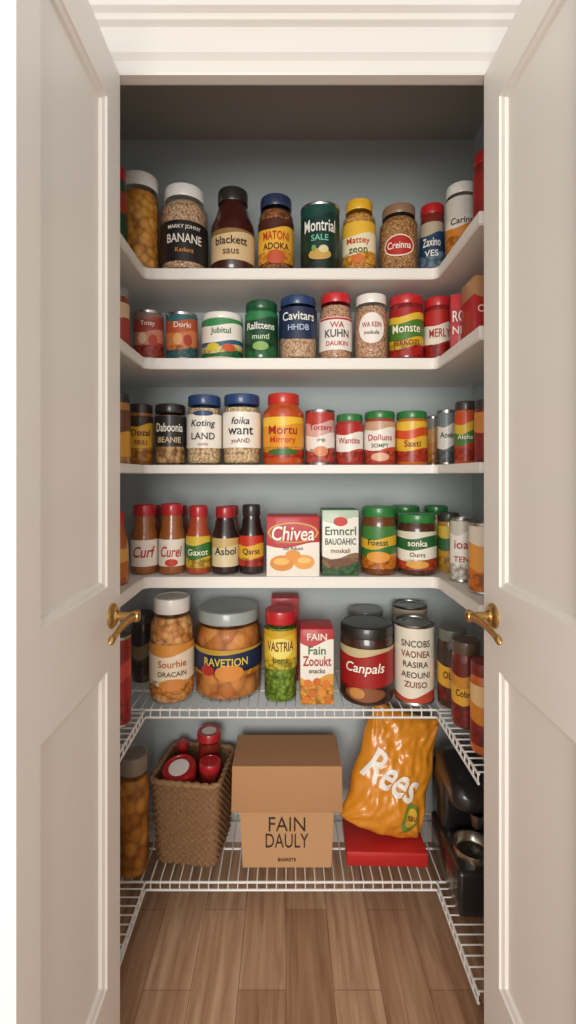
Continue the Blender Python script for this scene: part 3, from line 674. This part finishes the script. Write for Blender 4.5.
def onbag(me, dx, dz, off=.0022):
    for v in me.vertices:
        x = v.co.x+dx; z = v.co.z+dz
        v.co = (xw(x, z), -bulge(x, z)-off, zw(x, z))
    me.update(); return me
def dense(tm, L=.009):
    bmx = bmesh.new(); bmx.from_mesh(tm)
    bmesh.ops.triangulate(bmx, faces=bmx.faces[:])
    for _ in range(3):
        le = [e for e in bmx.edges if e.calc_length() > L]
        if le: bmesh.ops.subdivide_edges(bmx, edges=le, cuts=1); bmesh.ops.triangulate(bmx, faces=[f for f in bmx.faces if len(f.verts) > 3])
    bmx.to_mesh(tm); bmx.free(); return tm
tm = dense(textmesh('Rees', .10, .19, bold=.02, shear=.15, rot=radians(-13)))
obj('printed_text', onbag(tm, -.018, .005, .0038), ink('F4EFE4'), BG)
def disc(r, rz, n=8, m=28):
    bm = bmesh.new(); c = bm.verts.new((0, 0, 0)); prev = None
    for i in range(1, n+1):
        ring = [bm.verts.new((r*i/n*cos(2*pi*k/m), 0, rz*i/n*sin(2*pi*k/m))) for k in range(m)]
        for k in range(m):
            if prev: bm.faces.new((prev[k], prev[(k+1) % m], ring[(k+1) % m], ring[k]))
            else: bm.faces.new((c, ring[(k+1) % m], ring[k]))
        prev = ring
    return bm2me(bm, recalc=False)
obj('printed_emblem', onbag(disc(.030, .046), .066, -.105, .0026), ink('6E8A34'), BG)
obj('printed_emblem', onbag(disc(.021, .030), .066, -.101, .0042), ink('E0B03A'), BG)
obj('printed_text', onbag(dense(textmesh('nau', .016, .032)), .066, -.101, .0062), ink('7A2A14'), BG)

# black coffee machine on the side wire shelf
blk = plain('222021', .28, 0, .5, name='black_plastic')
mx0, mx1 = .482, .64; my0, my1 = 1.32, 1.58
M = empty('coffee_machine', ((mx0+mx1)/2, (my0+my1)/2, SH[6]), (0, 0, 0), 'black plastic coffee machine with metal drip tray', 'coffee machine')
w2, d2 = (mx1-mx0)/2, (my1-my0)/2
obj('base', boxmesh(-w2, w2, -d2, d2, 0, .13, .014, 3), blk, M)
obj('column', boxmesh(-w2+.008, w2-.008, .03, d2, .12, .30, .02, 3), blk, M)
obj('water_tank', boxmesh(-w2+.012, w2-.012, d2-.04, d2+.035, .06, .29, .015, 3), plain('35343A', .15, 0, .8, name='smoked_plastic'), M)
bm = bmesh.new(); prev = None; N = 20
for i in range(N+1):
    u = i/N; y = -d2+.04+(2*d2-.04)*u; t = math.sqrt(max(.02, 1-(2*u-1)**6))
    ring = []
    for k in range(20):
        a = 2*pi*k/20; ex = abs(cos(a))**.6*(1 if cos(a) > 0 else -1); ez = abs(sin(a))**.6*(1 if sin(a) > 0 else -1)
        ring.append(bm.verts.new((w2*.95*ex*t, y, .285+.03*u+.04*ez*t)))
    if prev:
        for k in range(20): bm.faces.new((prev[k], prev[(k+1) % 20], ring[(k+1) % 20], ring[k]))
    else: bm.faces.new(ring)
    prev = ring
bm.faces.new(prev)
obj('brew_head', bm2me(bm, ang=50), blk, M)
obj('spout', lathe([(0, .21), (.014, .21), (.018, .235), (.02, .25)], 20), metal('8A8A8A', .3), M, (0, -.06, 0))
obj('drip_tray', lathe([(0, .131), (.048, .131), (.052, .135), (.055, .158), (.058, .16), (.058, .154), (.053, .130)], 36), metal('C8C2B4', .25), M, (-.012, -.062, 0))
obj('badge', boxmesh(-w2-.0012, -w2, -.09, -.03, .045, .085, .0004), metal('A8A49C', .35), M)

# ---------------------------------------------------------------- lights, world, camera
wd = bpy.data.worlds.new('World'); scene.world = wd; wd.use_nodes = True
wd.node_tree.nodes['Background'].inputs[0].default_value = (1, .98, .955, 1)
wd.node_tree.nodes['Background'].inputs[1].default_value = .88
def area(name, loc, target, size, e, col=(1, 1, 1)):
    l = bpy.data.lights.new(name, 'AREA'); l.shape = 'SQUARE'; l.size = size; l.energy = e; l.color = col
    o = bpy.data.objects.new(name, l); scene.collection.objects.link(o); o.location = loc
    o.rotation_euler = (Vector(target)-Vector(loc)).to_track_quat('-Z', 'Y').to_euler(); return o
area('added_front_light', (-.3, -2.2, 1.45), (0.1, 1.6, .95), 1.4, 82, (1, .965, .91))  # unseen area light added behind the camera to light the pantry from the front
cam = bpy.data.cameras.new('Camera'); co = bpy.data.objects.new('Camera', cam); scene.collection.objects.link(co)
co.location = (0, 0, EYE); co.rotation_euler = (pi/2, 0, 0)
cam.sensor_fit = 'VERTICAL'; cam.sensor_height = 36; cam.lens = F*36/1024
cam.shift_y = -(512-CY)/1024; cam.shift_x = (288-CX)/1024
cam.clip_start = .01
scene.camera = co
scene.view_settings.view_transform = 'Standard'
